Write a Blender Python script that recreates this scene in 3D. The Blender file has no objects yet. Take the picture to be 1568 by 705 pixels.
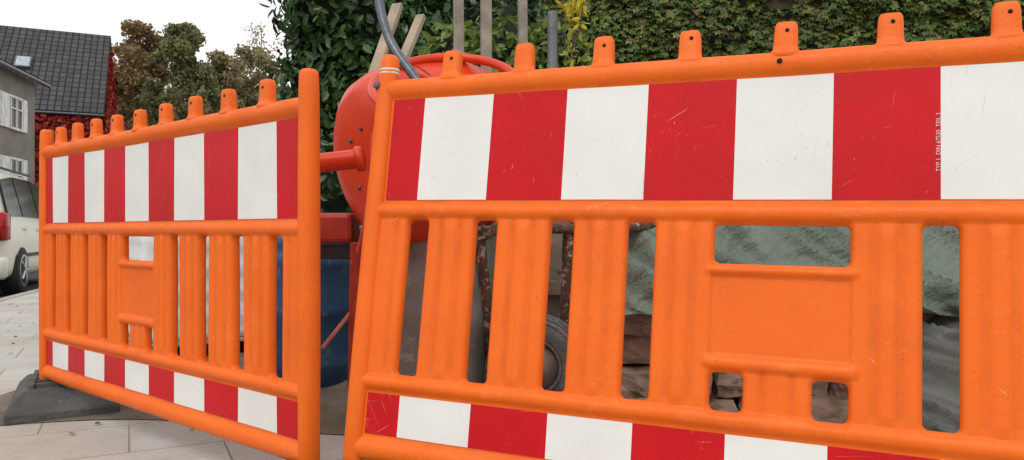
import bpy, bmesh, math, random
import numpy as np
from mathutils import Vector, Matrix, noise
random.seed(7); rng=np.random.default_rng(7)
sc=bpy.context.scene
R=math.radians
F=1150.0; H=0.77
def P(u,v,y):   # helper for measuring where things stand (metres)
    return Vector(((u-784)/F*y, y, H-(v-355)/F*y))
# ------------------------------------------------------------ materials
def newmat(name):
    m=bpy.data.materials.new(name); m.use_nodes=True
    nt=m.node_tree; b=nt.nodes['Principled BSDF']
    return m,nt,b
def N(nt,t,**kw):
    n=nt.nodes.new(t)
    for k,v in kw.items():
        if k in n.inputs.keys(): n.inputs[k].default_value=v
        else: setattr(n,k,v)
    return n
def coord(nt,scale=(1,1,1),rot=(0,0,0)):
    tc=N(nt,'ShaderNodeTexCoord'); src=tc.outputs['Object']
    if any(rot):
        mr=N(nt,'ShaderNodeMapping'); mr.inputs['Rotation'].default_value=rot
        nt.links.new(src,mr.inputs['Vector']); src=mr.outputs[0]
    mp=N(nt,'ShaderNodeMapping'); mp.inputs['Scale'].default_value=scale
    nt.links.new(src,mp.inputs['Vector']); return mp.outputs[0]
def ramp(nt,src,stops,interp='LINEAR'):
    r=N(nt,'ShaderNodeValToRGB'); cr=r.color_ramp; cr.interpolation=interp
    while len(cr.elements)<len(stops): cr.elements.new(.5)
    for e,(p,c) in zip(cr.elements,stops):
        e.position=p; e.color=(c,c,c,1) if isinstance(c,(int,float)) else (*c,1)
    nt.links.new(src,r.inputs[0]); return r.outputs[0]
def mix(nt,fac,a,b,mode='MIX'):
    m=N(nt,'ShaderNodeMixRGB',blend_type=mode)
    for i,s in ((0,fac),(1,a),(2,b)):
        if isinstance(s,(int,float)): m.inputs[i].default_value=s if i==0 else (s,s,s,1)
        elif isinstance(s,tuple): m.inputs[i].default_value=(*s,1)
        else: nt.links.new(s,m.inputs[i])
    return m.outputs[0]
def noi(nt,vec,scale,detail=4,rough=.55,dist=0):
    n=N(nt,'ShaderNodeTexNoise'); n.inputs['Scale'].default_value=scale
    n.inputs['Detail'].default_value=detail; n.inputs['Roughness'].default_value=rough
    n.inputs['Distortion'].default_value=dist
    nt.links.new(vec,n.inputs['Vector']); return n.outputs['Fac']
def bump(nt,b,src,strength,dist=.01):
    bp=N(nt,'ShaderNodeBump'); bp.inputs['Strength'].default_value=strength
    bp.inputs['Distance'].default_value=dist
    nt.links.new(src,bp.inputs['Height']); nt.links.new(bp.outputs[0],b.inputs['Normal'])
def mat(name,c1,c2=None,rough=.6,metal=0,scale=6,bs=40,bstr=.3,dirt=None,dirtamt=.5,spec=.35):
    m,nt,b=newmat(name); v=coord(nt)
    if c2 is None: c2=tuple(x*.7 for x in c1)
    f=ramp(nt,noi(nt,v,scale),[(.35,0.0),(.65,1.0)])
    col=mix(nt,f,c1,c2)
    if dirt:
        g=ramp(nt,noi(nt,v,scale*2.3,6,.7),[(dirtamt,0.0),(dirtamt+.1,1.0)])
        col=mix(nt,g,col,dirt)
    nt.links.new(col,b.inputs['Base Color'])
    b.inputs['Roughness'].default_value=rough; b.inputs['Metallic'].default_value=metal
    b.inputs['Specular IOR Level'].default_value=spec
    bump(nt,b,noi(nt,v,bs,4),bstr)
    return m
def m_orange(name='orange_plastic'):
    m,nt,b=newmat(name); v=coord(nt)
    col=mix(nt,ramp(nt,noi(nt,v,3.5,4,.6),[(.3,0.),(.7,1.)]),(.87,.155,.006),(.77,.122,.005))
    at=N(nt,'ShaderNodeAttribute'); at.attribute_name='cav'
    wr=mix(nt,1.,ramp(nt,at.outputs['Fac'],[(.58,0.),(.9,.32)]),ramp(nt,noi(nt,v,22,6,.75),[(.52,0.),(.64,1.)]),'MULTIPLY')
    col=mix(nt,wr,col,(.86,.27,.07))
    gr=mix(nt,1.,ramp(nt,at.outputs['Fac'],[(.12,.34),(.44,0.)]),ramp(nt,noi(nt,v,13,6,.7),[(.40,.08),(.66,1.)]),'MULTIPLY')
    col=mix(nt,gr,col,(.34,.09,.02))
    for sc_,rt,cc in (((10,10,70),(0,.4,0),(.80,.36,.20)),((90,10,10),(0,.25,0),(.34,.12,.05)),((12,10,110),(0,-.9,0),(.82,.42,.25))):
        s1=ramp(nt,noi(nt,coord(nt,sc_,rt),1.6,5,.65),[(.65,0.),(.68,.5)])
        s1=mix(nt,1.0,s1,ramp(nt,noi(nt,coord(nt,(1,1,1.2),(rt[1],0,0)),5,3),[(.54,0.),(.62,1.)]),'MULTIPLY')
        col=mix(nt,s1,col,cc)
    g=ramp(nt,noi(nt,v,9,8,.75),[(.61,0.),(.75,.38)])
    col=mix(nt,g,col,(.34,.11,.035))
    g2=ramp(nt,noi(nt,v,90,3,.5),[(.70,0.),(.74,.5)])
    col=mix(nt,g2,col,(.25,.08,.03))
    nt.links.new(col,b.inputs['Base Color']); b.inputs['Specular IOR Level'].default_value=.32
    r=ramp(nt,noi(nt,v,18,5,.7),[(.3,.38),(.7,.58)]); nt.links.new(r,b.inputs['Roughness'])
    h=mix(nt,.22,noi(nt,v,7,3),noi(nt,v,150,4))
    bump(nt,b,h,.6,.006)
    return m
def m_sheet(name,c,dark):
    m,nt,b=newmat(name); v=coord(nt); red=c[1]<.3
    col=mix(nt,ramp(nt,noi(nt,v,5,4),[(.3,0.),(.75,1.)]),c,dark)
    for i,(sc_,rt) in enumerate((((3,2,260),(0,.55,0)),((3,2,300),(0,-1.0,0)),((3,2,260),(0,1.45,0)),((2.5,2,320),(0,.12,0)))):
        s=ramp(nt,noi(nt,coord(nt,sc_,rt),1.3+i*.2,2,.5,.15),[(.72,0.),(.735,.75)])
        k=ramp(nt,noi(nt,coord(nt,(1+i*.3,1,1.3)),5,2),[(.50,0.),(.56,1.)])
        s=mix(nt,1.,s,k,'MULTIPLY')
        col=mix(nt,s,col,(.70,.38,.34) if red else (.40,.38,.35))
    g=ramp(nt,noi(nt,coord(nt,(1.6,1,.7)),60,5,.65),[(.65,0.),(.69,.7)])
    g=mix(nt,1.,g,ramp(nt,noi(nt,v,3.4,3),[(.54,0.),(.62,1.)]),'MULTIPLY')
    col=mix(nt,g,col,(.75,.33,.25) if red else (.38,.30,.24))
    nt.links.new(col,b.inputs['Base Color'])
    b.inputs['Roughness'].default_value=.38; b.inputs['Specular IOR Level'].default_value=.22
    bump(nt,b,noi(nt,v,14,2),.2,.004)
    return m
def m_leaf(name,stops,rough=.5,trans=.25):
    m,nt,b=newmat(name)
    g=N(nt,'ShaderNodeNewGeometry')
    c=ramp(nt,g.outputs['Random Per Island'],stops)
    big=ramp(nt,noi(nt,coord(nt),1.6,2),[(.35,.6),(.65,1.2)])
    c=mix(nt,1.,c,big,'MULTIPLY')
    nt.links.new(c,b.inputs['Base Color']); b.inputs['Roughness'].default_value=rough
    b.inputs['Specular IOR Level'].default_value=.35
    if trans<=0: return m
    tr=N(nt,'ShaderNodeBsdfTranslucent'); nt.links.new(c,tr.inputs[0])
    ms=N(nt,'ShaderNodeMixShader'); ms.inputs[0].default_value=trans
    nt.links.new(b.outputs[0],ms.inputs[1]); nt.links.new(tr.outputs[0],ms.inputs[2])
    nt.links.new(ms.outputs[0],nt.nodes['Material Output'].inputs[0])
    return m
# ------------------------------------------------------------ mesh helpers
def link(o,parent=None):
    sc.collection.objects.link(o)
    if parent: o.parent=parent
    return o
def empty(name,mw=None):
    e=bpy.data.objects.new(name,None); e.empty_display_size=.2; link(e)
    if mw is not None: e.matrix_world=mw
    return e
def mesh(name,v,f,mats,parent=None,smooth=False,mi=None,bevel=0):
    me=bpy.data.meshes.new(name); me.from_pydata([tuple(map(float,a)) for a in v] if not isinstance(v,np.ndarray) else v.tolist(),[],[tuple(map(int,a)) for a in f] if not isinstance(f,np.ndarray) else f.tolist())
    if not isinstance(mats,(list,tuple)): mats=[mats]
    for m in mats: me.materials.append(m)
    if mi is not None: me.polygons.foreach_set('material_index',mi)
    if smooth: me.polygons.foreach_set('use_smooth',[True]*len(me.polygons))
    me.update()
    o=bpy.data.objects.new(name,me); link(o,parent)
    if bevel:
        b=o.modifiers.new('bev','BEVEL'); b.width=bevel; b.segments=2; b.limit_method='ANGLE'
    return o
def box(name,c,s,m,parent=None,rot=None,bevel=.004):
    x,y,z=[a/2 for a in s]
    v=[Vector(p) for p in ((-x,-y,-z),(x,-y,-z),(x,y,-z),(-x,y,-z),(-x,-y,z),(x,-y,z),(x,y,z),(-x,y,z))]
    M=Matrix.Translation(c)@(rot.to_4x4() if rot else Matrix.Identity(4))
    v=[M@p for p in v]
    f=[(0,3,2,1),(4,5,6,7),(0,1,5,4),(1,2,6,5),(2,3,7,6),(3,0,4,7)]
    return mesh(name,v,f,m,parent,bevel=bevel)
def rotZ(a): return Matrix.Rotation(a,3,'Z')
def loft(name,rings,m,parent=None,n=3.0,seg=28,M=None,smooth=True):
    v=[];f=[]
    for (z,hx,hy) in rings:
        for i in range(seg):
            a=2*math.pi*i/seg; c,s=math.cos(a),math.sin(a)
            v.append(Vector((hx*math.copysign(abs(c)**(2/n),c),hy*math.copysign(abs(s)**(2/n),s),z)))
    for k in range(len(rings)-1):
        for i in range(seg):
            j=(i+1)%seg; f.append((k*seg+i,k*seg+j,(k+1)*seg+j,(k+1)*seg+i))
    f.append(tuple(range(seg))[::-1]); f.append(tuple((len(rings)-1)*seg+i for i in range(seg)))
    if M is not None: v=[M@p for p in v]
    return mesh(name,v,f,m,parent,smooth)
def frame(o,z):
    z=Vector(z).normalized(); q=z.to_track_quat('Z','Y')
    return Matrix.Translation(o)@q.to_matrix().to_4x4()
def tube(name,pts,r,m,parent=None,smooth=True,res=6):
    cu=bpy.data.curves.new(name,'CURVE'); cu.dimensions='3D'; cu.bevel_depth=r; cu.bevel_resolution=res; cu.use_fill_caps=True
    sp=cu.splines.new('NURBS' if smooth and len(pts)>2 else 'POLY'); sp.points.add(len(pts)-1)
    for p,q in zip(sp.points,pts): p.co=(*q,1)
    if smooth and len(pts)>2: sp.use_endpoint_u=True; sp.order_u=3; sp.resolution_u=10
    cu.materials.append(m)
    o=bpy.data.objects.new(name,cu); return link(o,parent)
def torus(name,M,Rr,r,m,parent=None,seg=64,ss=12):
    v=[];f=[]
    for i in range(seg):
        a=2*math.pi*i/seg
        for j in range(ss):
            b=2*math.pi*j/ss; rr=Rr+r*math.cos(b)
            v.append(M@Vector((rr*math.cos(a),rr*math.sin(a),r*math.sin(b))))
    for i in range(seg):
        for j in range(ss):
            f.append((i*ss+j,((i+1)%seg)*ss+j,((i+1)%seg)*ss+(j+1)%ss,i*ss+(j+1)%ss))
    return mesh(name,v,f,m,parent,True)
def leaves(name,C,Nn,size,m,parent=None,kind='oval',jit=.7,down=0.0):
    C=np.asarray(C,float); n=len(C); Nn=np.asarray(Nn,float)
    Nn=Nn+rng.normal(0,jit,(n,3)); Nn/=np.linalg.norm(Nn,axis=1)[:,None]+1e-9
    up=rng.normal(0,1,(n,3)); up[:,2]-=down
    T=up-(up*Nn).sum(1)[:,None]*Nn; T/=np.linalg.norm(T,axis=1)[:,None]+1e-9
    B=np.cross(Nn,T)
    s=size*rng.uniform(.6,1.3,n)[:,None]
    if kind=='oval':
        L=[(0,0,0),(-.24,.3,.06),(-.2,.7,.05),(0,1,-.05),(.2,.7,.05),(.24,.3,.06)]; fs=[(0,1,2,3),(0,3,4,5)]
    elif kind=='ivy':
        L=[(0,0,0),(-.5,.1,-.05),(-.3,.4,.04),(-.42,.75,-.04),(-.1,.7,.04),(0,1.05,-.08),(.1,.7,.04),(.42,.75,-.04),(.3,.4,.04),(.5,.1,-.05)]; fs=[(0,1,2,3,4,5),(0,5,6,7,8,9)]
    else:
        L=[(-.5,0,0),(-.35,.6,.1),(0,1,0),(.45,.55,.08),(.4,0,-.05)]; fs=[(0,1,2,3,4)]
    k=len(L); V=np.zeros((n,k,3))
    for i,(a,b,c) in enumerate(L): V[:,i]=C+s*(a*B+b*T+c*Nn)
    base=(np.arange(n)*k)
    F_=[]
    for ff in fs: F_.append(base[:,None]+np.array(ff)[None,:])
    faces=np.concatenate(F_).tolist()
    me=bpy.data.meshes.new(name); me.from_pydata(V.reshape(-1,3).tolist(),[],faces); me.materials.append(m); me.update()
    o=bpy.data.objects.new(name,me); return link(o,parent)
def blobpts(centers,count,shell=.35):
    w=np.array([r[0]*r[1]+r[1]*r[2]+r[0]*r[2] for c,r in centers]); w=w/w.sum()
    out=[];nn=[]
    for (c,r),ww in zip(centers,w):
        k=int(count*ww)
        d=rng.normal(0,1,(k,3)); d/=np.linalg.norm(d,axis=1)[:,None]
        rad=1-shell*rng.random(k)**1.5+rng.normal(0,.06,k)
        out.append(np.array(c)+d*rad[:,None]*np.array(r)); nn.append(d)
    return np.concatenate(out),np.concatenate(nn)
# ------------------------------------------------------------ world, sun, camera
w=bpy.data.worlds.new("World"); sc.world=w; w.use_nodes=True
nt=w.node_tree; bg=nt.nodes['Background']
sky=N(nt,'ShaderNodeTexSky'); sky.sky_type='NISHITA'; sky.sun_disc=False
SE,SA=R(52),R(205)
sky.sun_elevation=SE; sky.sun_rotation=SA; sky.dust_density=4; sky.air_density=1.0; sky.ozone_density=1
hs=N(nt,'ShaderNodeHueSaturation'); hs.inputs['Saturation'].default_value=.08
nt.links.new(sky.outputs[0],hs.inputs['Color'])
cl=mix(nt,.84,hs.outputs[0],(8.75,8.72,8.68))
nt.links.new(cl,bg.inputs[0]); bg.inputs[1].default_value=.137
sl=bpy.data.lights.new('sun','SUN'); sl.energy=.85; sl.angle=R(22); sl.color=(1,.96,.9)
so=link(bpy.data.objects.new('sun',sl))
sd=Vector((math.sin(SA)*math.cos(SE),math.cos(SA)*math.cos(SE),math.sin(SE)))
so.rotation_euler=sd.to_track_quat('Z','Y').to_euler()
cam=bpy.data.cameras.new('camera'); co=link(bpy.data.objects.new('camera',cam))
co.location=(0,0,H); co.rotation_euler=(R(90),0,0); cam.sensor_width=36; cam.lens=F/1568*36
cam.shift_y=2.5/1568; cam.clip_end=1000; cam.clip_start=.02
sc.camera=co
sc.view_settings.view_transform='Standard'; sc.view_settings.look='None'; sc.view_settings.exposure=0
# ------------------------------------------------------------ common materials
ORG=m_orange()
RED=m_sheet('red_reflective_sheet',(.58,.003,.008),(.46,.003,.007))
WHT=m_sheet('white_reflective_sheet',(.78,.78,.75),(.70,.69,.66))
HOLESHADE=mat('painted_hole_shade',(.03,.01,.005),rough=.9)  # dark colour painted as the shade inside small holes
RUB=mat('recycled_rubber',(.055,.058,.056),(.10,.10,.095),rough=.75,scale=9,bs=60,bstr=.6,dirt=(.2,.18,.15),dirtamt=.62)
MIXR=mat('mixer_red_paint',(.70,.055,.012),(.60,.042,.010),rough=.34,scale=4,bs=5,bstr=.04,dirt=(.50,.10,.05),dirtamt=.64,spec=.32)
MIXD=mat('mixer_dark_red_paint',(.34,.025,.014),(.42,.045,.022),rough=.5,scale=9,bs=30,bstr=.2,dirt=(.30,.18,.13),dirtamt=.62)
RUST=mat('rusty_splattered_steel',(.13,.055,.03),(.06,.04,.03),rough=.75,scale=14,bs=50,bstr=.6,dirt=(.42,.36,.30),dirtamt=.53)
STEEL=mat('grey_steel',(.16,.17,.19),(.09,.10,.12),rough=.38,metal=.7,scale=12,bs=60,bstr=.2)
WOODG=mat('weathered_wood',(.36,.32,.26),(.24,.21,.17),rough=.85,scale=10,bs=50,bstr=.5)
WOODL=mat('rough_sawn_wood',(.42,.34,.25),(.30,.25,.19),rough=.8,scale=8,bs=50,bstr=.4)
# ------------------------------------------------------------ ground
asph=mat('asphalt',(.055,.055,.055),(.04,.04,.042),rough=.9,scale=3,bs=200,bstr=.4)
mesh('ground',[(-400,-60,-.10),(400,-60,-.10),(400,600,-.10),(-400,600,-.10)],[(0,1,2,3)],asph)
KD=Vector((-.31,.95,0)).normalized(); KN=Vector((KD.y,-KD.x,0))
K0=Vector((-6.3,10.3,0))
def m_pave():
    m,nt,b=newmat('concrete_slabs')
    v=coord(nt,(1,1,1),(0,0,R(-27)))
    wob=N(nt,'ShaderNodeTexBrick'); wob.offset=.5
    for k,val in (('Scale',1.0),('Mortar Size',.0045),('Mortar Smooth',.5),('Bias',0.),('Brick Width',.62),('Row Height',.42)): wob.inputs[k].default_value=val
    wob.inputs['Color1'].default_value=(.45,.43,.395,1); wob.inputs['Color2'].default_value=(.49,.47,.43,1); wob.inputs['Mortar'].default_value=(.22,.19,.155,1)
    nt.links.new(v,wob.inputs['Vector'])
    c=wob.outputs['Color']; vv=coord(nt)
    c=mix(nt,ramp(nt,noi(nt,vv,1.8,7,.7),[(.44,0.),(.66,.7)]),c,(.34,.29,.225))
    c=mix(nt,ramp(nt,noi(nt,vv,40,6,.75),[(.52,0.),(.72,.55)]),c,(.25,.215,.17))
    c=mix(nt,ramp(nt,noi(nt,vv,140,2,.5),[(.30,.4),(.40,0.)]),c,(.62,.59,.54))
    nt.links.new(c,b.inputs['Base Color']); b.inputs['Roughness'].default_value=.85
    h=mix(nt,.6,noi(nt,vv,120,4),ramp(nt,wob.outputs['Fac'],[(0.,1.),(1.,0.)]))
    bump(nt,b,h,.5,.006); return m
a=K0-KD*24; c_=K0+KD*40
pv=[a,a+KN*60,c_+KN*60,c_]
pv=[p+Vector((0,0,z)) for z in (-.2,0) for p in pv]
mesh('pavement',pv,[(0,3,2,1),(4,5,6,7),(0,1,5,4),(1,2,6,5),(2,3,7,6),(3,0,4,7)],m_pave())
KM=mat('kerb_stone',(.42,.40,.37),(.33,.31,.29),rough=.8,bs=80,bstr=.4)
kv=[];kf=[]
for i in range(50):
    s=-20+i*1.0; p0=K0+KD*(s+.006); p1=K0+KD*(s+.994); b0=len(kv)
    for p in (p0,p1):
        for off,z in ((-.14,-.2),(-.14,-.015),(-.12,.006),(-.003,.006),(-.003,-.2)): kv.append(p+KN*off+Vector((0,0,z)))
    for j in range(4): kf.append((b0+j,b0+j+1,b0+5+j+1,b0+5+j))
    kf.append(tuple(b0+j for j in range(5))); kf.append(tuple(b0+5+j for j in range(5))[::-1])
mesh('kerb',kv,kf,KM)
SOIL=mat('sandy_soil',(.22,.175,.13),(.14,.11,.08),rough=.95,scale=5,bs=90,bstr=1,dirt=(.08,.065,.045),dirtamt=.60)
nx,ny=110,60; sv=[];sf=[]
for j in range(ny+1):
    for i in range(nx+1):
        x=-2.4+7.5*i/nx; y=2.95+5.6*j/ny+ .12*math.sin(x*3)
        e=min(i,nx-i,j,ny-j)/6
        z=.004+min(1,e)*(.015+.05*abs(noise.noise(Vector((x*3,y*3,0))))+.02*noise.noise(Vector((x*14,y*14,0))))
        sv.append((x,y,z))
for j in range(ny):
    for i in range(nx): q=j*(nx+1)+i; sf.append((q,q+1,q+nx+2,q+nx+1))
mesh('soil',sv,sf,SOIL,smooth=True)
# ------------------------------------------------------------ barrier
def smax(a,b,k=.004):
    h=np.clip(.5+.5*(a-b)/k,0,1); return b*(1-h)+a*h+k*h*(1-h)
def bmp(x,c,h): return np.sqrt(np.clip(1-((x-c)/h)**2,0,1))
SL=[(.11,.17),(.31,.37),(.515,.575),(.71,.775)]
SL=SL+[(2.1-b,2.1-a) for a,b in SL[::-1]]
HOLES=[(a,b,.225,.635,.012) for a,b in SL]+[(.91,1.19,.545,.632,.012),(.91,.98,.22,.303,.014),(1.12,1.19,.22,.303,.014)]
def barrier(name,mw,X):
    e=empty(name,mw)
    ts=list(np.arange(0,2.1001,.005)); ws=list(np.arange(0,1.0301,.005))
    for (a,b,c,d,r) in HOLES:
        ts+= [a-.0015,a+.0015,b-.0015,b+.0015]; ws+=[c-.0015,c+.0015,d-.0015,d+.0015]
    ts=np.unique(np.round(ts,5)); ws=np.unique(np.round(ws,5))
    T,W=np.meshgrid(ts,ws); T=T.copy();W=W.copy()
    dm=np.full(T.shape,9.);gx=np.zeros(T.shape);gy=np.zeros(T.shape)
    def sdf(t,w_,h):
        a,b,c,d,r=h; qx=np.abs(t-(a+b)/2)-((b-a)/2-r); qy=np.abs(w_-(c+d)/2)-((d-c)/2-r)
        return np.hypot(np.maximum(qx,0),np.maximum(qy,0))+np.minimum(np.maximum(qx,qy),0)-r
    for h in HOLES:
        d=sdf(T,W,h); ep=1e-4
        g1=(sdf(T+ep,W,h)-sdf(T-ep,W,h))/(2*ep); g2=(sdf(T,W+ep,h)-sdf(T,W-ep,h))/(2*ep)
        k=d<dm; dm=np.where(k,d,dm); gx=np.where(k,g1,gx); gy=np.where(k,g2,gy)
    inside=dm<=1e-6
    zone=((W>.21)&(W<.65))
    D=np.full(T.shape,.0135)
    B=[(.17,.31),(.37,.515),(.575,.71),(.775,.905)]
    B=B+[(2.1-b,2.1-a) for a,b in B[::-1]]
    fade=np.clip((W-.215)/.03,0,1)*np.clip((.645-W)/.03,0,1)
    for a,b in B:
        c=(a+b)/2; hw=(b-a)/2
        msk=((T>a-.002)&(T<b+.002)&zone)
        rib=.0035*bmp(T,c,.03)+.0012
        gro=-.0075*(np.exp(-((T-c+hw*.36)/.009)**2)+np.exp(-((T-c-hw*.36)/.009)**2))
        D=np.where(msk,D+(rib+gro)*fade+.003,D)
    for c in (.075,2.025):
        D=np.where(zone&(abs(T-c)<.05),D+.003-.006*np.exp(-((T-c)/.007)**2)*fade,D)
    low=(T>.975)&(T<1.125)&(W>.2)&(W<.33)
    D=np.where(low,D+.002-.006*(np.exp(-((T-1.02)/.007)**2)+np.exp(-((T-1.08)/.007)**2)),D)
    cen=(T>.905)&(T<1.195)
    rid=np.clip((T-.885)/.012,0,1)*np.clip((1.215-T)/.012,0,1)
    D=np.where(cen&(W>.33)&(W<.54),.0125,D)
    D=smax(D,.024*bmp(W,.530,.015)*rid); D=smax(D,.025*bmp(W,.326,.020)*rid)
    po=((W>.68)&(W<.975))|((W>.06)&(W<.18))
    D=np.where(po,.0125,D)
    for c,h,dd in ((.659,.024,.027),(.203,.024,.027),(1.0,.0305,.028),(.030,.033,.028)):
        D=smax(D,dd*bmp(W,c,h)) if c not in (1.0,.030) else np.where((W>.98) if c==1.0 else (W<.05),dd*bmp(W,c,h),smax(D,dd*bmp(W,c,h)))
    D=np.where(W>=1.0299,0,D)
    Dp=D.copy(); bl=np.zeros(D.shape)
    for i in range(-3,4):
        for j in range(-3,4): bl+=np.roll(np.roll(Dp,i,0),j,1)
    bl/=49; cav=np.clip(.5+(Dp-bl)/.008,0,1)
    er=np.sqrt(np.clip(1-(1-np.clip(dm/.013,0,1))**2,0,1)); D=D*er
    D[inside]=0
    T2=np.where(inside,T-dm*gx,T); W2=np.where(inside,W-dm*gy,W)
    nr,nc=T.shape
    pos=~inside
    keep=(pos[:-1,:-1]|pos[1:,:-1]|pos[:-1,1:]|pos[1:,1:])
    idx=np.arange(nr*nc).reshape(nr,nc)
    Xs=X(T2)
    warp=.0012*np.sin(T2*7+1)+.001*np.sin(T2*17+W2*9)
    Vf=np.stack([Xs,-D+warp,W2],-1).reshape(-1,3); Vb=np.stack([Xs,D+warp,W2],-1).reshape(-1,3)
    seam=(D<=1e-7)
    bidx=np.where(seam,idx,idx+nr*nc)
    def quads(ix): return np.stack([ix[:-1,:-1][keep],ix[:-1,1:][keep],ix[1:,1:][keep],ix[1:,:-1][keep]],-1)
    Fq=np.concatenate([quads(idx),quads(bidx)[:,::-1]])
    V=np.concatenate([Vf,Vb]); used=np.unique(Fq); rm=np.full(len(V),-1); rm[used]=np.arange(len(used))
    ob=mesh('panel_body',V[used],rm[Fq],ORG,e,True)
    at=ob.data.attributes.new('cav','FLOAT','POINT'); at.data.foreach_set('value',np.concatenate([cav.ravel(),cav.ravel()])[used].astype(np.float32))
    def cavc(o,val=.5):
        a_=o.data.attributes.new('cav','FLOAT','POINT'); a_.data.foreach_set('value',np.full(len(o.data.vertices),val,np.float32)); return o
    for nme,t in (('post_1',0.0),('post_2',2.1)):
        M=Matrix.Translation((float(X(np.array(t))),0,0))
        cavc(loft(nme,[(-.02,.024,.024),(0,.028,.029),(.3,.030,.030),(.7,.029,.030),(1.03,.027,.028),(1.085,.0255,.026),(1.096,.023,.024),(1.101,.017,.018)],ORG,e,2.3,32,M),.62)
        cavc(loft(nme+'_tenon',[(-.14,.017,.017),(-.019,.018,.018)],ORG,e,2.5,20,M))
    for k in range(9):
        t=1.05+.2125*(k-4); x=float(X(np.array(t))); jz=random.uniform(-.003,.003)
        M=Matrix.Translation((x,0,1.018))@Matrix.Rotation(random.uniform(-.03,.03),4,'Y')
        cavc(loft('peg_%d'%(k+1),[(-.01,.034,.024),(.004,.034,.024),(.009,.032,.023),(.012,.0275,.020),(.024,.0262,.019),(.060+jz,.0252,.018),(.073+jz,.0238,.017),(.079+jz,.020,.014),(.081+jz,.012,.008)],ORG,e,3.6,32,M),.6)
        if k!=1:
            M2=Matrix.Translation((x+.004,-.0188,1.018+.056))@Matrix.Rotation(R(90),4,'X')
            loft('peg_hole_shade_%d'%(k+1),[(-.002,.0045,.0045),(.0006,.0045,.0045)],HOLESHADE,e,2,14,M2)  # dark disc on the peg face, standing in for a shaded hole
    bd=[.034]+[.132+.204*j for j in range(10)]+[2.066]
    for nm,w0,w1 in (('upper_sheet',.688,.968),('lower_sheet',.068,.173)):
        v=[];f=[];mi=[]
        for i in range(11):
            a,b=bd[i],bd[i+1]; n=8
            for j in range(n):
                t0=a+(b-a)*j/n;t1=a+(b-a)*(j+1)/n;q=len(v)
                for t,wz in ((t0,w0),(t1,w0),(t1,w1),(t0,w1)):
                    wp=.0012*math.sin(t*7+1)+.001*math.sin(t*17+wz*9)
                    v.append((float(X(np.array(t))),-.0145+wp,wz))
                f.append((q,q+1,q+2,q+3)); mi.append(i%2)
        o=mesh(nm,v,f,[RED,WHT],e,False,mi)
        s=o.modifiers.new('s','SOLIDIFY'); s.thickness=.0012
    return e
NL=Vector((-.565,2.09,.12)); E=Vector((-.770,.638,0)).normalized()
far=NL+E*1.945
xl=-E; nl=xl.cross(Vector((0,0,1)))
ML=Matrix(((xl.x,-nl.x,0,far.x),(xl.y,-nl.y,0,far.y),(xl.z,-nl.z,1,far.z),(0,0,0,1)))
def XL(t):
    k=10*(1-t/2.1); return 1.945-(.2185*k-.0024*k*k)
barrier('construction_barrier',ML,XL)
xr=Vector((.920,-.392,-.016)).normalized(); up=Vector((.085,.115,.99)); up=(up-xr*up.dot(xr)).normalized()
yr=up.cross(xr)
P0=Vector((-.418,1.987,H-.596))
MR=Matrix(((xr.x,yr.x,up.x,P0.x),(xr.y,yr.y,up.y,P0.y),(xr.z,yr.z,up.z,P0.z),(0,0,0,1)))
eR=barrier('construction_barrier',MR,lambda t:t)
tx=bpy.data.curves.new('sheet_print','FONT'); tx.body='TYP 1  DIN 67520  TEIL 2'; tx.size=.0115
PR=mat('print_white',(.75,.6,.58),rough=.6); tx.materials.append(PR)
for tt,ww in ((1.355,.745),(.745,.70)):
    to=link(bpy.data.objects.new('sheet_print',tx),eR); to.location=(tt,-.0178,ww)
    to.rotation_euler=(R(90),R(-90),0)
    if ww<.71: to.scale=(.4,.4,.4)
TAPE=mat('white_tape',(.7,.66,.6),(.55,.45,.38),rough=.6)
for z in (1.050,1.060): torus('tape_band',Matrix.Translation((0,0,z))@Matrix.Rotation(.15,4,'X'),.0245,.0045,TAPE,eR,32,8)
loft('hinge_bolt',[(0,.010,.010),(.012,.010,.010),(.014,.007,.007)],STEEL,eR,2,12,Matrix.Translation((-.02,-.018,1.01))@Matrix.Rotation(R(90),4,'X'))
loft('rail_hole_shade',[(0,.006,.006),(.0012,.006,.006)],HOLESHADE,eR,2,14,Matrix.Translation((1.04,-.0272,1.0))@Matrix.Rotation(R(90),4,'X'))  # solid dark disc on the rail, coloured as a hole's shade
def foot(cx,cy,ang):
    e=empty('barrier_foot',Matrix.Translation((cx,cy,0))@Matrix.Rotation(ang,4,'Z'))
    L_,W_=.38,.205
    v=[];rings=[(0.0,1,1),(.035,1,1),(.045,.98,.985),(.095,.80,.62),(.105,.74,.58)]
    for z,sx,sy in rings:
        for x,y in ((-1,-1),(1,-1),(1,1),(-1,1)): v.append((x*W_*sx,y*L_*sy,z))
    f=[(3,2,1,0)]
    for k in range(len(rings)-1):
        for i in range(4): j=(i+1)%4; f.append((4*k+i,4*k+j,4*k+4+j,4*k+4+i))
    f.append((16,17,18,19))
    mesh('base',v,f,RUB,e,bevel=.008)
    for y in (-.16,-.08,0,.08,.16):
        box('socket_rib',(0,y,.112),(.26,.018,.022),RUB,e)
    for x in (-.12,.12): box('side_rib',(x,0,.113),(.02,.40,.024),RUB,e)
    for x in (-.15,-.05,.05,.15): box('grip_rib',(x,-.30,.062),(.02,.12,.014),RUB,e,Matrix.Rotation(R(17),3,'X'))
    for x in (-.10,.10):
        box('lift_handle',(x,.36,.05),(.05,.06,.03),RUB,e)
    return e
foot(-2.02,3.40,math.atan2(.49,.87))
foot(-.50,1.92,.1)
foot(1.45,1.18,-.3)
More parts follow.
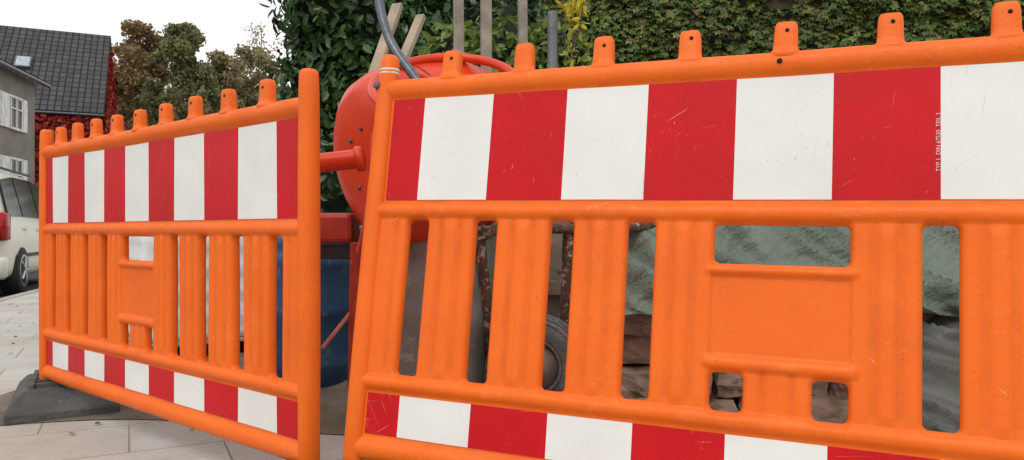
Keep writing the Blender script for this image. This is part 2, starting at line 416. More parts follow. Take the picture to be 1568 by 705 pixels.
# ------------------------------------------------------------ mixer
mx=empty('concrete_mixer')
ax=Vector((.72,.62,.20)).normalized(); Cd=Vector((-.285,3.08,1.105))
M=frame(Cd,ax); SCL=1.03
PRF=[(.12,-.345),(.20,-.345),(.262,-.338),(.302,-.312),(.332,-.25),(.352,-.15),(.364,-.05),(.365,0),(.365,.03),(.355,.06),(.31,.19),(.25,.29),(.235,.32),(.245,.335),(.232,.34),(.22,.31),(.25,.2)]
def lathe(name,prof,m,parent,M,seg=64): return loft(name,[(z,r,r) for r,z in prof],m,parent,2,seg,M)
lathe('drum',[(r*SCL,z_*SCL) for r,z_ in PRF],MIXR,mx,M,96)
torus('drum_seam',M@Matrix.Translation((0,0,.015)),.367*SCL,.008,MIXR,mx,96)
torus('drum_weld',M@Matrix.Translation((0,0,-.16*SCL)),.351*SCL,.003,MIXD,mx,96)
for i in range(8):
    a=2*math.pi*i/8; p=M@Vector((.13*math.cos(a),.13*math.sin(a),-.345*SCL))
    loft('drum_bolt_%d'%i,[(-.004,.009,.009),(.005,.009,.009),(.008,.006,.006)],STEEL,mx,2,10,frame(p,-ax))
def drumsurf(u,v):
    d=Vector(((u-784)/F,1,-(v-355)/F)).normalized(); o=Vector((0,0,H)); Mi=M.inverted(); oo=Mi@o; dd=Mi.to_3x3()@d
    for k in range(400):
        s=2.2+k*.003; q=(oo+dd*s); rad=math.hypot(q.x,q.y)
        rr=SCL*float(np.interp(q.z/SCL,[-.3451,-.345,-.338,-.312,-.25,-.15,-.05,.03,.06,.19,.3],[0,.2,.262,.302,.332,.352,.364,.365,.355,.31,.24],left=-1,right=-1))
        if rad<rr:
            n_=Vector((q.x,q.y,0)).normalized()
            if q.z<-.335*SCL: n_=Vector((0,0,-1))
            elif q.z<-.25: n_=(n_+Vector((0,0,-.8))).normalized()
            elif q.z<-.1: n_=(n_+Vector((0,0,-.2))).normalized()
            return M@q,(M.to_3x3()@n_).normalized()
    return None
for (u,v,s) in ((522,300,.042),):
    h_=drumsurf(u,v)
    if h_:
        pp,d=h_
        loft('wear_plate',[(-.03,s,s*1.35),(.000,s,s*1.35),(.003,s*.93,s*1.28)],MIXR,mx,2.3,28,frame(pp,d))
        for a in (.6,2.2,3.9,5.4):
            loft('plate_bolt',[(0,.008,.008),(.009,.007,.007)],STEEL,mx,2,8,frame(pp,d)@Matrix.Translation((s*.7*math.cos(a),s*math.sin(a),0)))
tube('yoke_stub',[P(470,252,2.55),P(551,243,2.53)],.033,MIXR,mx,False)
loft('yoke_cap',[(0,.043,.043),(.02,.043,.043),(.025,.036,.036)],MIXR,mx,2,24,frame(P(546,244,2.53),P(560,242,2.53)-P(546,244,2.53)))
tube('yoke_arm',[P(580,205,2.56),P(576,250,2.55),P(572,330,2.60),P(556,385,2.75)],.026,MIXR,mx)
tube('stand_leg',[P(545,372,2.9),P(541,590,2.95)],.022,MIXD,mx,False)
tube('stand_leg_2',[P(552,375,3.0),P(552,600,3.3)],.022,MIXD,mx,False)
tube('brace',[P(494,533,2.9),P(538,478,2.92)],.008,mat('pale_red_paint',(.6,.25,.2),(.45,.1,.06),rough=.5),mx,False)
box('crossbeam',P(505,386,3.2),(.26,.06,.06),mat('black_paint',(.02,.02,.022),rough=.5),mx)
box('gear_housing',P(508,350,3.25),(.22,.2,.13),MIXD,mx,bevel=.02)
box('motor_housing',P(610,400,3.3),(.20,.28,.22),RUST,mx,bevel=.03)
hw=Matrix.Translation(P(683,131,2.66))@Matrix.Rotation(R(35),4,'X')
torus('tilting_handwheel',hw,.258,.0170,MIXR,mx,96,14)
for a in (.9,2.99,5.1): tube('spoke',[hw@Vector((0,0,0)),hw@Vector((.255*math.cos(a-.6),.255*math.sin(a-.6),0))],.009,MIXR,mx,False)
loft('handwheel_hub',[(-.22,.03,.03),(.02,.035,.035)],MIXR,mx,2,20,hw)
tube('axle_tube',[P(728,372,2.9),P(748,352,2.9),P(800,350,2.95),P(985,352,3.0),P(1003,340,3.05)],.020,RUST,mx)
tube('chassis_leg',[P(733,345,2.9),P(757,600,3.1)],.022,RUST,mx,False)
tube('chassis_leg_2',[P(872,350,3.0),P(866,520,3.05)],.026,RUST,mx,False)
TIRE=mat('dusty_tyre',(.085,.085,.087),(.15,.145,.14),rough=.85,scale=20,bs=80,bstr=.5,dirt=(.28,.26,.23),dirtamt=.58)
pw=P(822,560,2.86)
Mw=Matrix.Translation(pw)@Matrix.Rotation(R(72),4,'Z')@Matrix.Rotation(R(90),4,'Y')
torus('tyre',Mw,.140,.056,TIRE,mx,64,16)
for k in (-.045,-.03,-.014,0,.014,.03,.045): torus('tread_rib',Mw@Matrix.Translation((0,0,k)),.140+math.sqrt(.056**2-k*k),.0045,TIRE,mx,64,6)
for k in (.105,.12): torus('sidewall_ring',Mw@Matrix.Translation((0,0,-.047)),k,.006,TIRE,mx,64,6)
loft('rim',[(-.03,.09,.09),(-.01,.08,.08),(.01,.08,.08),(.03,.09,.09)],mat('rim_grey',(.4,.33,.27),(.25,.2,.18),rough=.6),mx,2,32,Mw)
loft('hub',[(-.05,.03,.03),(.05,.03,.03)],RUST,mx,2,16,Mw)
tube('steel_pipe',[P(572,-60,2.65),P(580,5,2.62),P(590,45,2.6),P(604,78,2.58),P(640,124,2.52),P(668,170,2.5)],.0165,STEEL)
FW=mat('cement_splattered_board',(.40,.35,.28),(.27,.23,.18),rough=.85,scale=5,bs=40,bstr=.5,dirt=(.10,.075,.055),dirtamt=.56)
FG=mat('dirty_galvanised',(.17,.15,.13),(.28,.27,.25),rough=.5,metal=.3,scale=7,bs=30,bstr=.3,dirt=(.38,.34,.3),dirtamt=.6)
e=empty('formwork_board')
for i in range(4): box('plank_%d'%i,(.0+.15*i-.08,3.62+.02*(i%2),.40),(.144,.025,.84+.03*(i%3)),FW,e,Matrix.Rotation(R(-8),3,'X')@Matrix.Rotation(R(2*(i%2)),3,'Y'))
box('batten',(.14,3.59,.5),(.62,.04,.07),WOODL,e,Matrix.Rotation(R(-8),3,'X'))
e=empty('mortar_tub')
loft('tub',[(.0,.20,.15),(.05,.22,.17),(.60,.25,.20),(.74,.26,.21),(.78,.275,.225),(.795,.275,.225)],FG,e,4,40,Matrix.Translation((-.34,3.12,0)))
BL=mat('blue_plastic',(.03,.075,.17),(.045,.10,.20),rough=.5,scale=6,bs=40,bstr=.2,dirt=(.14,.17,.20),dirtamt=.58)
lathe('plastic_barrel',[(.20,0),(.22,.02),(.225,.10),(.232,.12),(.225,.14),(.228,.36),(.235,.38),(.228,.40),(.225,.60),(.232,.62),(.215,.66),(.20,.69),(.205,.70),(.205,.74),(.19,.745)],BL,None,Matrix.Translation((-1.02,3.78,0)))
e=empty('wrapped_pallet')
FOIL=mat('white_foil',(.80,.81,.80),(.70,.71,.71),rough=.3,scale=5,bs=12,bstr=.5)
rg=[(.14,.43,.36)]+[(.14+.9*i/24,.44+.008*math.sin(i*2.1),.37+.008*math.cos(i*1.7)) for i in range(1,24)]+[(1.05,.42,.35),(1.07,.3,.25)]
Mp=Matrix.Translation((-1.92,4.75,0))@Matrix.Rotation(R(35),4,'Z')
loft('wrapped_load',rg,FOIL,e,9,56,Mp)
for i in range(5): box('deck_board_%d'%i,Mp@Vector((0,-.34+.17*i,.125)),(.9,.1,.022),WOODL,e,rotZ(R(35)))
for i in (-1,0,1): box('block_%d'%i,Mp@Vector((.38*i,0,.056)),(.1,.78,.11),WOODL,e,rotZ(R(35)))
# ------------------------------------------------------------ stones + tarp
STONE=mat('rough_stone',(.20,.12,.085),(.34,.27,.21),rough=.9,scale=5,bs=25,bstr=.8,dirt=(.10,.07,.055),dirtamt=.56)
tb=bmesh.new(); bmesh.ops.create_cube(tb,size=1); bmesh.ops.subdivide_edges(tb,edges=tb.edges[:],cuts=4,use_grid_fill=True)
tb.verts.index_update(); CV=[v_.co.copy() for v_ in tb.verts]; CF=[tuple(v_.index for v_ in f_.verts) for f_ in tb.faces]; tb.free()
SV=[];SF=[]
def stone(c,s,ang):
    b0=len(SV); sd_=random.random()*50
    Mz=Matrix.Rotation(ang,3,'Z')@Matrix.Rotation(random.uniform(-.10,.10),3,'X')@Matrix.Rotation(random.uniform(-.08,.08),3,'Y')
    for p in CV:
        l=p.length; p=p*(1-.26*max(0,l-.52))
        p=p+Vector(noise.noise_vector(p*2.0+Vector((sd_,0,0))))*.10+Vector(noise.noise_vector(p*6+Vector((sd_,0,0))))*.04
        SV.append(Mz@Vector((p.x*s[0],p.y*s[1],p.z*s[2]))+Vector(c))
    for f_ in CF: SF.append(tuple(i+b0 for i in f_))
z=0
for row in range(4):
    hh=.125; x=.36+random.uniform(0,.1)
    while x<3.2:
        wd=random.uniform(.18,.28); y=3.02+.02*x
        stone((x+wd/2,y+random.uniform(-.03,.03)+row*.02,z+hh/2),(wd*.96,.30,hh*.98),random.uniform(-.1,.1))
        stone((x+wd/2,y+.32,z+hh/2),(wd,.3,hh),.1)
        x+=wd
    z+=hh*.95
for i in range(16): stone((random.uniform(.3,2.6),random.uniform(2.70,2.84),.03),(random.uniform(.08,.16),.1,.07),random.random()*3)
mesh('stone_pile',SV,SF,STONE)
def m_tarp():
    m,nt,b=newmat('green_grey_tarpaulin'); v=coord(nt)
    c=mix(nt,ramp(nt,noi(nt,v,2.5,5,.6),[(.35,0.),(.65,1.)]),(.12,.155,.12),(.18,.22,.175))
    c=mix(nt,ramp(nt,noi(nt,coord(nt,(1,1,3),(0,.6,0)),8,6,.7),[(.58,0.),(.70,.5)]),c,(.09,.085,.06))
    nt.links.new(c,b.inputs['Base Color']); b.inputs['Roughness'].default_value=.45; b.inputs['Specular IOR Level'].default_value=.3
    bump(nt,b,mix(nt,.15,noi(nt,coord(nt,(1,1,4),(0,.6,0)),4,3,.5,.6),noi(nt,v,60,3)),.6,.07); return m
TARP=m_tarp()
def cloth(name,x0,x1,prof,m,seed,nx=200,ny=120,amp=.03,hem=.03):
    v=[];f=[]
    ss=[p[0] for p in prof]
    for j in range(ny+1):
        s=j/ny; y=float(np.interp(s,ss,[p[1] for p in prof])); z=float(np.interp(s,ss,[p[2] for p in prof]))
        for i in range(nx+1):
            x=x0+(x1-x0)*i/nx
            q=Vector((x*1.4+s*1.6+seed,s*2.2,seed)); a=noise.noise(q*1.3)
            dgn=x+s*1.1
            rdg=(1-abs(noise.noise(Vector((dgn*4.2+seed,s*1.2-x*.5,3.1)))*2))**4
            r2=(1-abs(noise.noise(Vector((dgn*9,s*1.5,seed)))*2))**3
            dz=amp*(1.2*a+1.5*rdg+.45*r2)
            fh=(1-s)**3
            v.append((x,y-.8*dz-.04*fh*math.sin(x*9+seed),z+dz*.9*(s>.05)+hem*noise.noise(Vector((x*3,seed,0)))*fh*2))
    for j in range(ny):
        for i in range(nx): q=j*(nx+1)+i; f.append((q,q+1,q+nx+2,q+nx+1))
    o=mesh(name,v,f,m,None,True); s=o.modifiers.new('s','SOLIDIFY'); s.thickness=.003; return o
cloth('tarpaulin',.30,3.4,[(0,2.84,.43),(.12,2.86,.50),(.3,3.05,.62),(.6,3.35,.92),(.8,3.7,1.0),(1,4.2,.55)],TARP,2.3,amp=.055)
cloth('dark_tarpaulin',1.42,2.05,[(0,2.64,.04),(.5,2.70,.25),(.85,2.78,.38),(1,2.95,.44)],mat('grey_tarpaulin',(.10,.108,.10),(.15,.157,.145),rough=.5,bs=12,bstr=.3),8.1,60,60,.03)
# ------------------------------------------------------------ stakes
for u,y,wd in ((704,4.6,15),(745,4.5,16),(802,4.7,13)):
    p=P(u,0,y); box('wooden_stake',(p.x,y,1.25),(wd/F*y,.05,2.5),WOODG,None,rotZ(.2)@Matrix.Rotation(R(random.uniform(-.6,.6)),3,'Y'))
def plank(name,a,b,wd,th,m):
    d=b-a; c=(a+b)/2; M3=d.to_track_quat('Z','Y').to_matrix()
    return box(name,c,(wd,th,d.length),m,None,M3)
plank('wooden_board',P(609,8,3.9),P(545,195,3.5),.055,.03,WOODL)
plank('wooden_board',P(645,25,3.9),P(570,205,3.5),.05,.03,WOODL)
lathe('metal_post',[(.028,0),(.030,.3),(.030,2.0),(.026,2.02)],mat('weathered_metal',(.10,.11,.12),(.17,.17,.17),rough=.5,metal=.5),None,Matrix.Translation((P(846,0,4.4).x,4.4,.04)),20)
# ------------------------------------------------------------ vegetation
BARK=mat('bark',(.12,.09,.065),(.07,.055,.04),rough=.9,bs=30,bstr=.8)
CORESHADE=mat('painted_bush_shade',(.012,.022,.008),(.006,.012,.005),rough=.95,bs=10,bstr=1)  # near-black colour painted as the shade inside the bushes
LAU=m_leaf('laurel_leaves',[(0,(.022,.055,.014)),(.5,(.04,.095,.022)),(.85,(.06,.13,.03)),(1,(.10,.18,.05))],.30,0)
SHR=m_leaf('shrub_leaves',[(0,(.10,.17,.025)),(.5,(.20,.29,.05)),(1,(.34,.38,.08))],.45,.3)
IVY=m_leaf('ivy_leaves',[(0,(.05,.08,.016)),(.4,(.085,.13,.026)),(.75,(.13,.17,.035)),(.93,(.18,.20,.05)),(1,(.26,.16,.055))],.5,0)
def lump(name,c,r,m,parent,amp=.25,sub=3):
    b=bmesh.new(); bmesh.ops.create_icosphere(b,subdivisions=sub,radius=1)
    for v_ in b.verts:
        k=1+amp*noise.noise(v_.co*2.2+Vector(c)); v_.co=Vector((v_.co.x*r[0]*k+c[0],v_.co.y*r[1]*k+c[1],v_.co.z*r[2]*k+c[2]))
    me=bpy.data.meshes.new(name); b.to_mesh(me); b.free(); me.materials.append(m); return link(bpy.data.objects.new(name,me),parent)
def bush(name,x0,x1,y,ztop,m,count,size,seed,kind='oval',nb=16,dep=.6,r0=.45):
    e=empty(name); rd=random.Random(seed); cs=[]
    for i in range(nb):
        r=r0*rd.uniform(.7,1.25); cs.append(((rd.uniform(x0+r,x1-r),y+rd.uniform(-dep,dep)*.6,rd.uniform(r*.8,ztop-r)),(r,r*.9,r)))
    for z in np.arange(.4,ztop-.2,.55): cs.append(((x0+r0,y,z),(r0,r0,r0*.9))); cs.append(((x1-r0,y,z),(r0,r0,r0*.9)))
    p,n=blobpts(cs,count,.4); k=p[:,2]>.03; leaves('foliage',p[k],n[k],size,m,e,kind,.6,.5)
    for i,(c,r) in enumerate(cs): lump('shade_core_%d'%i,c,tuple(q*.66 for q in r),CORESHADE,e)  # dark cores added in each bush to block light and read as shade
    for i in range(5):
        xx=x0+(x1-x0)*(.2+.15*i); tube('stem_%d'%i,[(xx,y,0),(xx+rd.uniform(-.1,.1),y,ztop*.4),(xx+rd.uniform(-.3,.3),y,ztop*.75)],.02,BARK,e)
    return e
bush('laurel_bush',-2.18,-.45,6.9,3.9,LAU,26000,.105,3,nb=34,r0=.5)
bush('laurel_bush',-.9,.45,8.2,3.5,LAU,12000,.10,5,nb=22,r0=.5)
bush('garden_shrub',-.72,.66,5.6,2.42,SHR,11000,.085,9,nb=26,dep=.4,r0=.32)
e=empty('yellow_leaf_sapling')
YL=m_leaf('yellow_leaves',[(0,(.70,.52,.02)),(1,(.85,.70,.06))],.5,.4)
YG=m_leaf('yellow_green_leaves',[(0,(.30,.36,.06)),(1,(.55,.50,.08))],.5,.4)
pp=[P(868,300,4.9),P(872,120,4.9),P(880,40,4.9),P(884,-20,4.9)]
tube('stem',pp,.008,BARK,e); tube('stem_2',[P(872,130,4.9),P(862,60,4.9),P(866,10,4.95)],.005,BARK,e); tube('stem_3',[P(878,80,4.9),P(893,30,4.85),P(893,-10,4.85)],.005,BARK,e)
pts=[np.array(P(880+rng.normal(0,9),10+rng.normal(0,14),4.9+rng.normal(0,.08))) for _ in range(100)]
leaves('yellow_foliage',pts,rng.normal(0,1,(len(pts),3)),.052,YL,e,'oval')
pts=[np.array(P(874+rng.normal(0,14),60+rng.normal(0,35),4.95+rng.normal(0,.1))) for _ in range(70)]
leaves('green_foliage',pts,rng.normal(0,1,(len(pts),3)),.05,YG,e,'oval')
e=empty('ivy_covered_wall')
BR=mat('old_brick',(.10,.06,.045),(.07,.05,.04),rough=.9)
WA=Vector((-.4,10.4,0)); WD=Vector((.985,-.17,0)).normalized(); WN=Vector((WD.y,-WD.x,0))
wc=WA+WD*8+Vector((0,0,2.9))-WN*.2
box('wall',wc,(16,.36,5.8),BR,e,rotZ(math.atan2(WD.y,WD.x)))
n=56000; s=rng.uniform(0,16,n); zz=rng.uniform(0,5.9,n); k=(s<11); n_=k.sum()
s=s[k]; zz=zz[k]
bul=np.array([.10+.18*noise.noise(Vector((a*1.1,b*1.6,0)))+.12*noise.noise(Vector((a*3.3,b*6,2))) for a,b in zip(s,zz)])
C=np.array([[WA.x+WD.x*a+WN.x*q,WA.y+WD.y*a+WN.y*q,b] for a,b,q in zip(s,zz,bul+rng.uniform(-.05,.05,n_))])
Nn=np.tile(np.array([WN.x,WN.y,.75]),(n_,1))
leaves('ivy',C,Nn,.105,IVY,e,'ivy',.38,1.8)
# ------------------------------------------------------------ trees
def tree(name,x,y,z0,ztop,rx,m,count,size,seed,lean=0,sparse=.5,base=-.1,nc=54,rs=(.20,.36)):
    e=empty(name); rd=random.Random(seed); cs=[]
    zc=(z0+ztop)/2
    tube('trunk',[(x,y,base),(x+.1,y,z0*.6),(x+lean*.5,y,zc)],.16,BARK,e)
    for i in range(nc):
        a=rd.uniform(0,6.28); h=(i+.5)/nc; z=z0+(ztop-z0)*h
        env=math.sqrt(max(.03,1-((h-.5)/.5)**2)) if h>.5 else 1
        rr=rx*env*math.sqrt(rd.random())*.78
        r=rx*rd.uniform(*rs)*(.6+.4*env); c=(x+lean*h+rr*math.cos(a),y+rr*math.sin(a),min(z,ztop-r*.7))
        cs.append((c,(r,r,r*.8)))
        if i%4==0: tube('limb_%d'%i,[(x+lean*h*.4,y,z0+(z-z0)*.35),((x+c[0])/2,(y+c[1])/2,z-.6*r),c],.03,BARK,e,res=2)
    p,nn=blobpts(cs,count,sparse); leaves('crown',p,nn,size,m,e,'quad',.9)
    return e
TB=m_leaf('autumn_brown_leaves',[(0,(.26,.14,.065)),(.4,(.33,.20,.09)),(.8,(.24,.22,.09)),(1,(.42,.23,.11))],.7,.35)
TG=m_leaf('tree_green_leaves',[(0,(.15,.16,.07)),(.6,(.22,.23,.10)),(1,(.31,.29,.13))],.7,.35)
TY=m_leaf('tree_olive_leaves',[(0,(.24,.22,.11)),(.6,(.33,.28,.14)),(1,(.39,.29,.16))],.7,.35)
def tx_(u,y): return (u-784)/F*y
def tz_(v,y): return H-(v-355)/F*y
tree('autumn_tree',tx_(212,46),46,4,tz_(36,46),3.0,TB,22000,.17,1,sparse=.9)
tree('broadleaf_tree',tx_(284,43),43,4,tz_(37,43),2.5,TG,22000,.17,2,sparse=.9)
tree('broadleaf_tree',tx_(338,47),47,3,tz_(80,47),2.8,TY,17000,.17,3,sparse=.9)
tree('broadleaf_tree',tx_(390,50),50,3,tz_(74,50),2.8,TY,14000,.17,4,sparse=1)
tree('autumn_tree',tx_(172,55),55,3,tz_(92,55),3.0,TB,12000,.2,6,sparse=.9)
tree('bare_tree',tx_(400,52),52,6,tz_(35,52),2.4,TY,2000,.11,5,sparse=1,rs=(.2,.34))
p,nn=blobpts([((tx_(u,62),62+rng.uniform(-2,2),z_+rng.uniform(-.6,.6)),(2.3,2,1.9)) for u in range(130,450,22) for z_ in (3.,6.,9.,11.)],34000,.6)
leaves('background_trees',p,nn,.26,TG,None,'quad',.8)
# ------------------------------------------------------------ houses
def m_tiles():
    m,nt,b=newmat('dark_roof_tiles'); uv=N(nt,'ShaderNodeUVMap')
    br=N(nt,'ShaderNodeTexBrick'); br.offset=.0
    for k,val in (('Scale',1.0),('Mortar Size',.04),('Mortar Smooth',.8),('Brick Width',.26),('Row Height',.36)): br.inputs[k].default_value=val
    br.inputs['Color1'].default_value=(.052,.049,.053,1); br.inputs['Color2'].default_value=(.082,.077,.081,1); br.inputs['Mortar'].default_value=(.014,.014,.016,1)
    nt.links.new(uv.outputs[0],br.inputs['Vector']); nt.links.new(br.outputs['Color'],b.inputs['Base Color']); b.inputs['Roughness'].default_value=.7
    b.inputs['Specular IOR Level'].default_value=.25
    bump(nt,b,ramp(nt,br.outputs['Fac'],[(0.,1.),(1.,0.)]),.8,.05); return m
TILE=m_tiles()
REND=mat('grey_render',(.24,.215,.185),(.18,.165,.14),rough=.9,scale=2,bs=60,bstr=.3)
WIN=mat('window_glass',(.05,.055,.06),rough=.12); WF=mat('white_window_frame',(.75,.75,.73),rough=.5)
def house(name,corner,dirx,L_,Wd,eave,ridge,wall,over=.35):
    e=empty(name); dx=Vector((*dirx,0)).normalized(); dy=Vector((dx.y,-dx.x,0))
    if dy.y<0: dy=-dy
    c=Vector((*corner,-.1)); U=Vector((0,0,1))
    a,b_,c2,d=c,c+dx*L_,c+dx*L_+dy*Wd,c+dy*Wd
    he=eave+.1; hr=ridge+.1
    v=[a,b_,c2,d,a+U*he,b_+U*he,c2+U*he,d+U*he,a+dy*Wd/2+U*hr,b_+dy*Wd/2+U*hr]
    mesh('walls',v,[(0,1,5,4),(1,2,6,9,5),(2,3,7,6),(3,0,4,8,7)],wall,e)
    sl=(hr-he)/(Wd/2)
    for s_,nm in ((0,'roof_front'),(1,'roof_back')):
        base=(a if s_==0 else d); sg=1 if s_==0 else -1
        e0=base-dx*over-dy*over*sg+U*(he-sl*over+.06); e1=e0+dx*(L_+2*over)
        r0=a+dy*Wd/2-dx*over+U*(hr+.06); r1=r0+dx*(L_+2*over)
        o=mesh(nm,[e0,e1,r1,r0],[(0,1,2,3)],TILE,e)
        uvl=o.data.uv_layers.new(name='UVMap'); sl_len=(r0-e0).length
        for li,q in enumerate(((0,0),(L_+2*over,0),(L_+2*over,sl_len),(0,sl_len))): uvl.data[li].uv=q
        so_=o.modifiers.new('s','SOLIDIFY'); so_.thickness=.12
        tube(nm+'_gutter',[e0-dy*.06*sg,e1-dy*.06*sg],.06,STEEL,e,False)
    return e,c,dx,dy
cA=(tx_(146,32),32); eA,c,dx,dy=house('tiled_roof_house',cA,(-.907,-.42),13,8.6,5.95,10.0,mat('red_brown_wall',(.22,.06,.045),(.15,.04,.03),rough=.9))
rp=c+dx*2.9+dy*2.0+Vector((0,0,6.05+2.0*(4.05/4.3)+.28))
nrm=(dx.cross(Vector((dy.x,dy.y,.942)).normalized()))
if nrm.z<0: nrm=-nrm
tq=Matrix((dx,nrm.cross(dx),nrm)).transposed()
box('skylight_frame',rp,(.62,.85,.14),STEEL,eA,tq); box('skylight_glass',rp+nrm*.075,(.5,.72,.02),mat('pale_glass',(.45,.5,.55),rough=.15),eA,tq)
ch=c+dx*5.6+dy*4.4+Vector((0,0,10.3)); box('chimney',ch,(.6,.6,1.2),mat('chimney_brick',(.12,.08,.07)),eA,rotZ(.43))
RV=m_leaf('red_creeper_leaves',[(0,(.24,.014,.016)),(.5,(.40,.025,.025)),(.9,(.48,.06,.035)),(1,(.20,.15,.04))],.6,.3)
pts=[];nv=[]
for _ in range(12000):
    a=rng.uniform(-.1,7.5); z=rng.uniform(0,5.75)
    q=c+dx*a-dy*rng.uniform(.02,.42)+Vector((0,0,z)); pts.append(q[:]); nv.append((-dy.x,-dy.y,.5))
for _ in range(9000):
    b_=rng.uniform(0,8.6); zt=5.8+4.0*(1-abs(b_-4.3)/4.3); z=rng.uniform(0,zt)
    q=c+dy*b_-dx*rng.uniform(.05,.42)+Vector((0,0,z)); pts.append(q[:]); nv.append((-dx.x,-dx.y,.4))
leaves('red_creeper',pts,nv,.22,RV,eA,'ivy',.5,1.)
sdv=Vector((-.217,.976,0)).normalized()
cB=Vector((tx_(53,24),24,0))
eB=empty('rendered_house'); U=Vector((0,0,1)); inn=Vector((-sdv.y,sdv.x,0))
if inn.x>0: inn=-inn
L_,Wd=14,8
a=cB-U*.1; b_=a-sdv*L_; c2=b_+inn*Wd; d=a+inn*Wd; he=5.65
v=[a,b_,c2,d,a+U*he,b_+U*he,c2+U*he,d+U*he,a+inn*4+U*(he+2.0),b_+inn*4+U*(he+2.0)]
mesh('walls',v,[(0,1,5,4),(1,2,6,9,5),(2,3,7,6),(3,0,4,8,7)],REND,eB)
for sg,base,nm in ((1,a,'roof_front'),(-1,d,'roof_back')):
    e0=base+sdv*.25-inn*.28*sg+U*(he-.14+.06); e1=e0-sdv*(L_+.5); r0=a+inn*4+sdv*.25+U*(he+2.06); r1=r0-sdv*(L_+.5)
    o=mesh(nm,[e0,e1,r1,r0],[(0,1,2,3)],TILE,eB); uvl=o.data.uv_layers.new(name='UVMap'); k=(r0-e0).length
    for li,q in enumerate(((0,0),(L_+.5,0),(L_+.5,k),(0,k))): uvl.data[li].uv=q
    s_=o.modifiers.new('s','SOLIDIFY'); s_.thickness=.12
    tube(nm+'_gutter',[e0-inn*.06*sg,e1-inn*.06*sg],.06,STEEL,eB,False)
angB=math.atan2(sdv.y,sdv.x)
def window(dist,z,wd=.8,ht=.95,par=eB):
    p=a-sdv*dist-inn*.01+U*(z+.1); rt=rotZ(angB)
    box('window_glass',p-inn*.005,(wd,.04,ht),WIN,par,rt,0)
    for q,s_ in ((U*ht/2,(wd+.10,.09,.07)),(-U*ht/2,(wd+.14,.14,.07))): box('window_rail',p+q,s_,WF,par,rt)
    for k in (-.5,0,.5): box('window_mullion',p+sdv*k*wd-inn*.01,(.07,.10,ht-.1),WF,par,rt)
    box('window_transom',p+U*.12-inn*.013,(wd,.105,.045),WF,par,rt)
    for k in (-1,1): box('shutter',p+sdv*k*(wd/2+.23)-inn*.03,(.30,.05,ht+.05),WF,par,rt)
for dd in (1.5,3.0,5.2,7.4,9.6,11.8): window(dd,4.32); window(dd,2.35,.8,1.2)
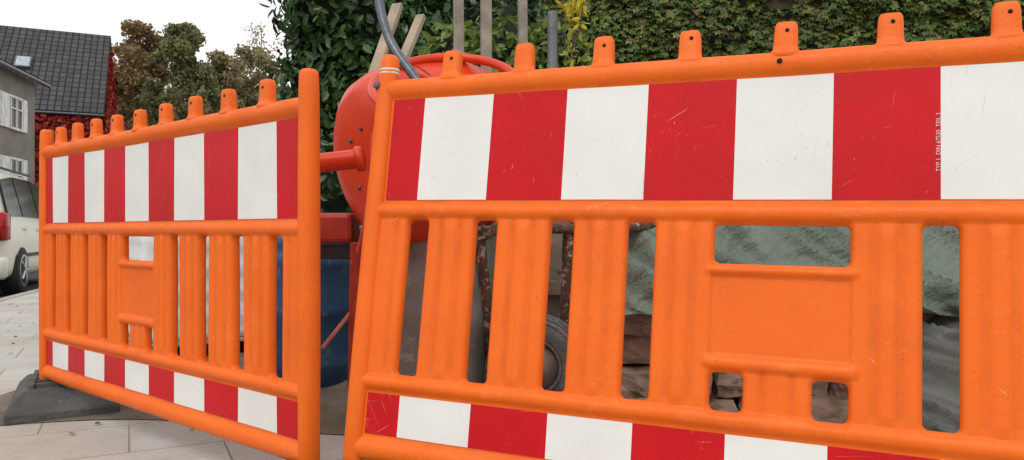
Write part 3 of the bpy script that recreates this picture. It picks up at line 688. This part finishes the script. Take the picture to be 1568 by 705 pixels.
# ------------------------------------------------------------ car
def car():
    CP=mat('cream_car_paint',(.68,.66,.57),(.66,.64,.55),rough=.22,scale=1,bs=2,bstr=.02)
    BLK=mat('black_trim',(.02,.02,.02),rough=.5); GL=mat('tinted_glass',(.018,.022,.022),rough=.08,spec=.15,bs=1,bstr=0)
    TL=mat('tail_light_red',(.40,.01,.012),rough=.12,bs=1,bstr=0); AL=mat('alloy',(.45,.46,.48),rough=.3,metal=.8); TY_=mat('tyre_rubber',(.025,.025,.025),rough=.8)
    hd=Vector((-.36,.933,0)).normalized(); lf=Vector((-hd.y,hd.x,0))
    rr=Vector((tx_(10,9.7),9.7,-.1)); k=1.04
    M=Matrix(((hd.x*k,lf.x*k,0,rr.x+lf.x*.9*k),(hd.y*k,lf.y*k,0,rr.y+lf.y*.9*k),(0,0,k,rr.z),(0,0,0,1)))
    e=empty('parked_car',M)
    S=[(.0,.42,.92,1.02,.74,.60),(.03,.30,.98,1.40,.84,.62),(.12,.24,1.0,1.56,.88,.65),(.35,.2,1.0,1.63,.90,.67),(.9,.2,1.0,1.66,.905,.68),(1.7,.2,.99,1.67,.905,.68),(2.5,.2,.97,1.63,.905,.67),(2.95,.2,.96,1.48,.905,.65),(3.35,.2,.95,1.16,.90,.66),(3.65,.2,.92,1.0,.88,.66),(4.1,.22,.84,.90,.84,.60),(4.33,.28,.70,.76,.74,.5),(4.40,.38,.58,.62,.62,.4)]
    def ring(s):
        x,zs,zb,zr,hb,hr=s
        pts=[(0,zs),(hb*.90,zs),(hb*.985,zs+.08),(hb*1.0,(zs+zb)/2),(hb*.985,zb-.04),(hb*.955,zb),(hb*.5+hr*.5,(zb+zr)/2+.01),(hr+.03,zr-.07),(hr-.02,zr-.02),(hr*.7,zr),(0,zr+.015)]
        return [(x,y,z) for y,z in pts]+[(x,-y,z) for y,z in pts[1:-1][::-1]]
    v=[];f=[]; n=len(ring(S[0]))
    for s in S: v+=ring(s)
    for i in range(len(S)-1):
        for j in range(n): f.append((i*n+j,i*n+(j+1)%n,(i+1)*n+(j+1)%n,(i+1)*n+j))
    f.append(tuple(range(n))); f.append(tuple((len(S)-1)*n+j for j in range(n))[::-1])
    o=mesh('body',v,f,CP,e,True)
    sub=o.modifiers.new('s','SUBSURF'); sub.levels=2; sub.render_levels=2
    for sg in (1,-1):
        for nm,xs in (('rear_quarter_glass',[(.22,1.04,.30,1.50),(.92,1.04,.92,1.57)]),('rear_door_glass',[(.98,1.04,.98,1.57),(1.88,1.03,1.88,1.58)]),('front_door_glass',[(1.94,1.03,1.94,1.58),(2.95,1.01,2.62,1.51)])):
            (x0,z0,x0t,z0t),(x1,z1,x1t,z1t)=xs; vv=[]
            for xx,zz in ((x0,z0),(x1,z1),(x1t,z1t),(x0t,z0t)):
                tt=(zz-1.0)/.6; y=.865*(1-tt)+.715*tt+.012; vv.append((xx,sg*y,zz))
            og=mesh(nm,vv,[(0,1,2,3)],GL,e); s_=og.modifiers.new('s','SOLIDIFY'); s_.thickness=.012; s_.offset=0
        box('door_handle',(1.75,sg*.905,.86),(.2,.03,.03),CP,e); box('door_handle_2',(.98,sg*.905,.87),(.2,.03,.03),CP,e)
        box('side_strip',(1.75,sg*.905,.52),(2.0,.02,.05),BLK,e)
        box('roof_rail',(1.5,sg*.63,1.69),(2.0,.03,.03),BLK,e)
        loft('tail_light',[(-.18,.10,.07),(-.16,.135,.115),(.15,.135,.115),(.18,.09,.07)],TL,e,3.5,24,Matrix.Translation((.10,sg*.795,.90)))
        for x in (.78,3.48):
            Mw=Matrix.Translation((x,sg*.80,.32))@Matrix.Rotation(R(90)*-sg,4,'X')
            loft('wheel_arch',[(-.05,.37,.37),(.095,.37,.37)],BLK,e,2,36,Mw)
            loft('tyre',[(-.1,.28,.28),(-.09,.31,.31),(.08,.32,.32),(.115,.30,.30),(.122,.22,.22)],TY_,e,2,40,Mw)
            loft('rim',[(.10,.215,.215),(.128,.21,.21),(.124,.19,.19)],AL,e,2,32,Mw)
            loft('rim_recess',[(.122,.185,.185),(.126,.18,.18)],BLK,e,2,32,Mw)
            for q in range(5):
                aq=q*2*math.pi/5
                tube('wheel_spoke',[Mw@Vector((0,0,.13)),Mw@Vector((.19*math.cos(aq),.19*math.sin(aq),.13))],.02,AL,e,False)
    vv=[(.025,-.62,1.08),(.025,.62,1.08),(.12,.55,1.50),(.12,-.55,1.50)]
    og=mesh('rear_window',[(x-.02,y,z) for x,y,z in vv],[(0,1,2,3)],GL,e); s_=og.modifiers.new('s','SOLIDIFY'); s_.thickness=.01
    loft('rear_bumper',[(.24,.10,.86),(.28,.13,.89),(.46,.14,.90),(.52,.10,.88)],CP,e,5,32,Matrix.Translation((.10,0,0)))
    box('bumper_strip',(-.038,0,.44),(.02,1.5,.05),BLK,e); box('number_plate',(-.0,0,.72),(.02,.5,.11),WF,e)
    vv=[(3.38,-.6,1.14),(3.38,.6,1.14),(2.75,.55,1.56),(2.75,-.55,1.56)]
    mesh('windscreen',[(x+.03,y,z+.03) for x,y,z in vv],[(0,1,2,3)],GL,e)
car()
pts=[]
for _ in range(170):
    y=rng.uniform(2.8,9); x=rng.uniform(-.70,-.05)*y
    pts.append((x,y,.008))
leaves('fallen_leaves',pts,np.tile([0,0,1.],(len(pts),1)),.028,m_leaf('brown_leaves',[(0,(.16,.08,.03)),(1,(.34,.22,.08))],.8,.1),None,'ivy',.15)
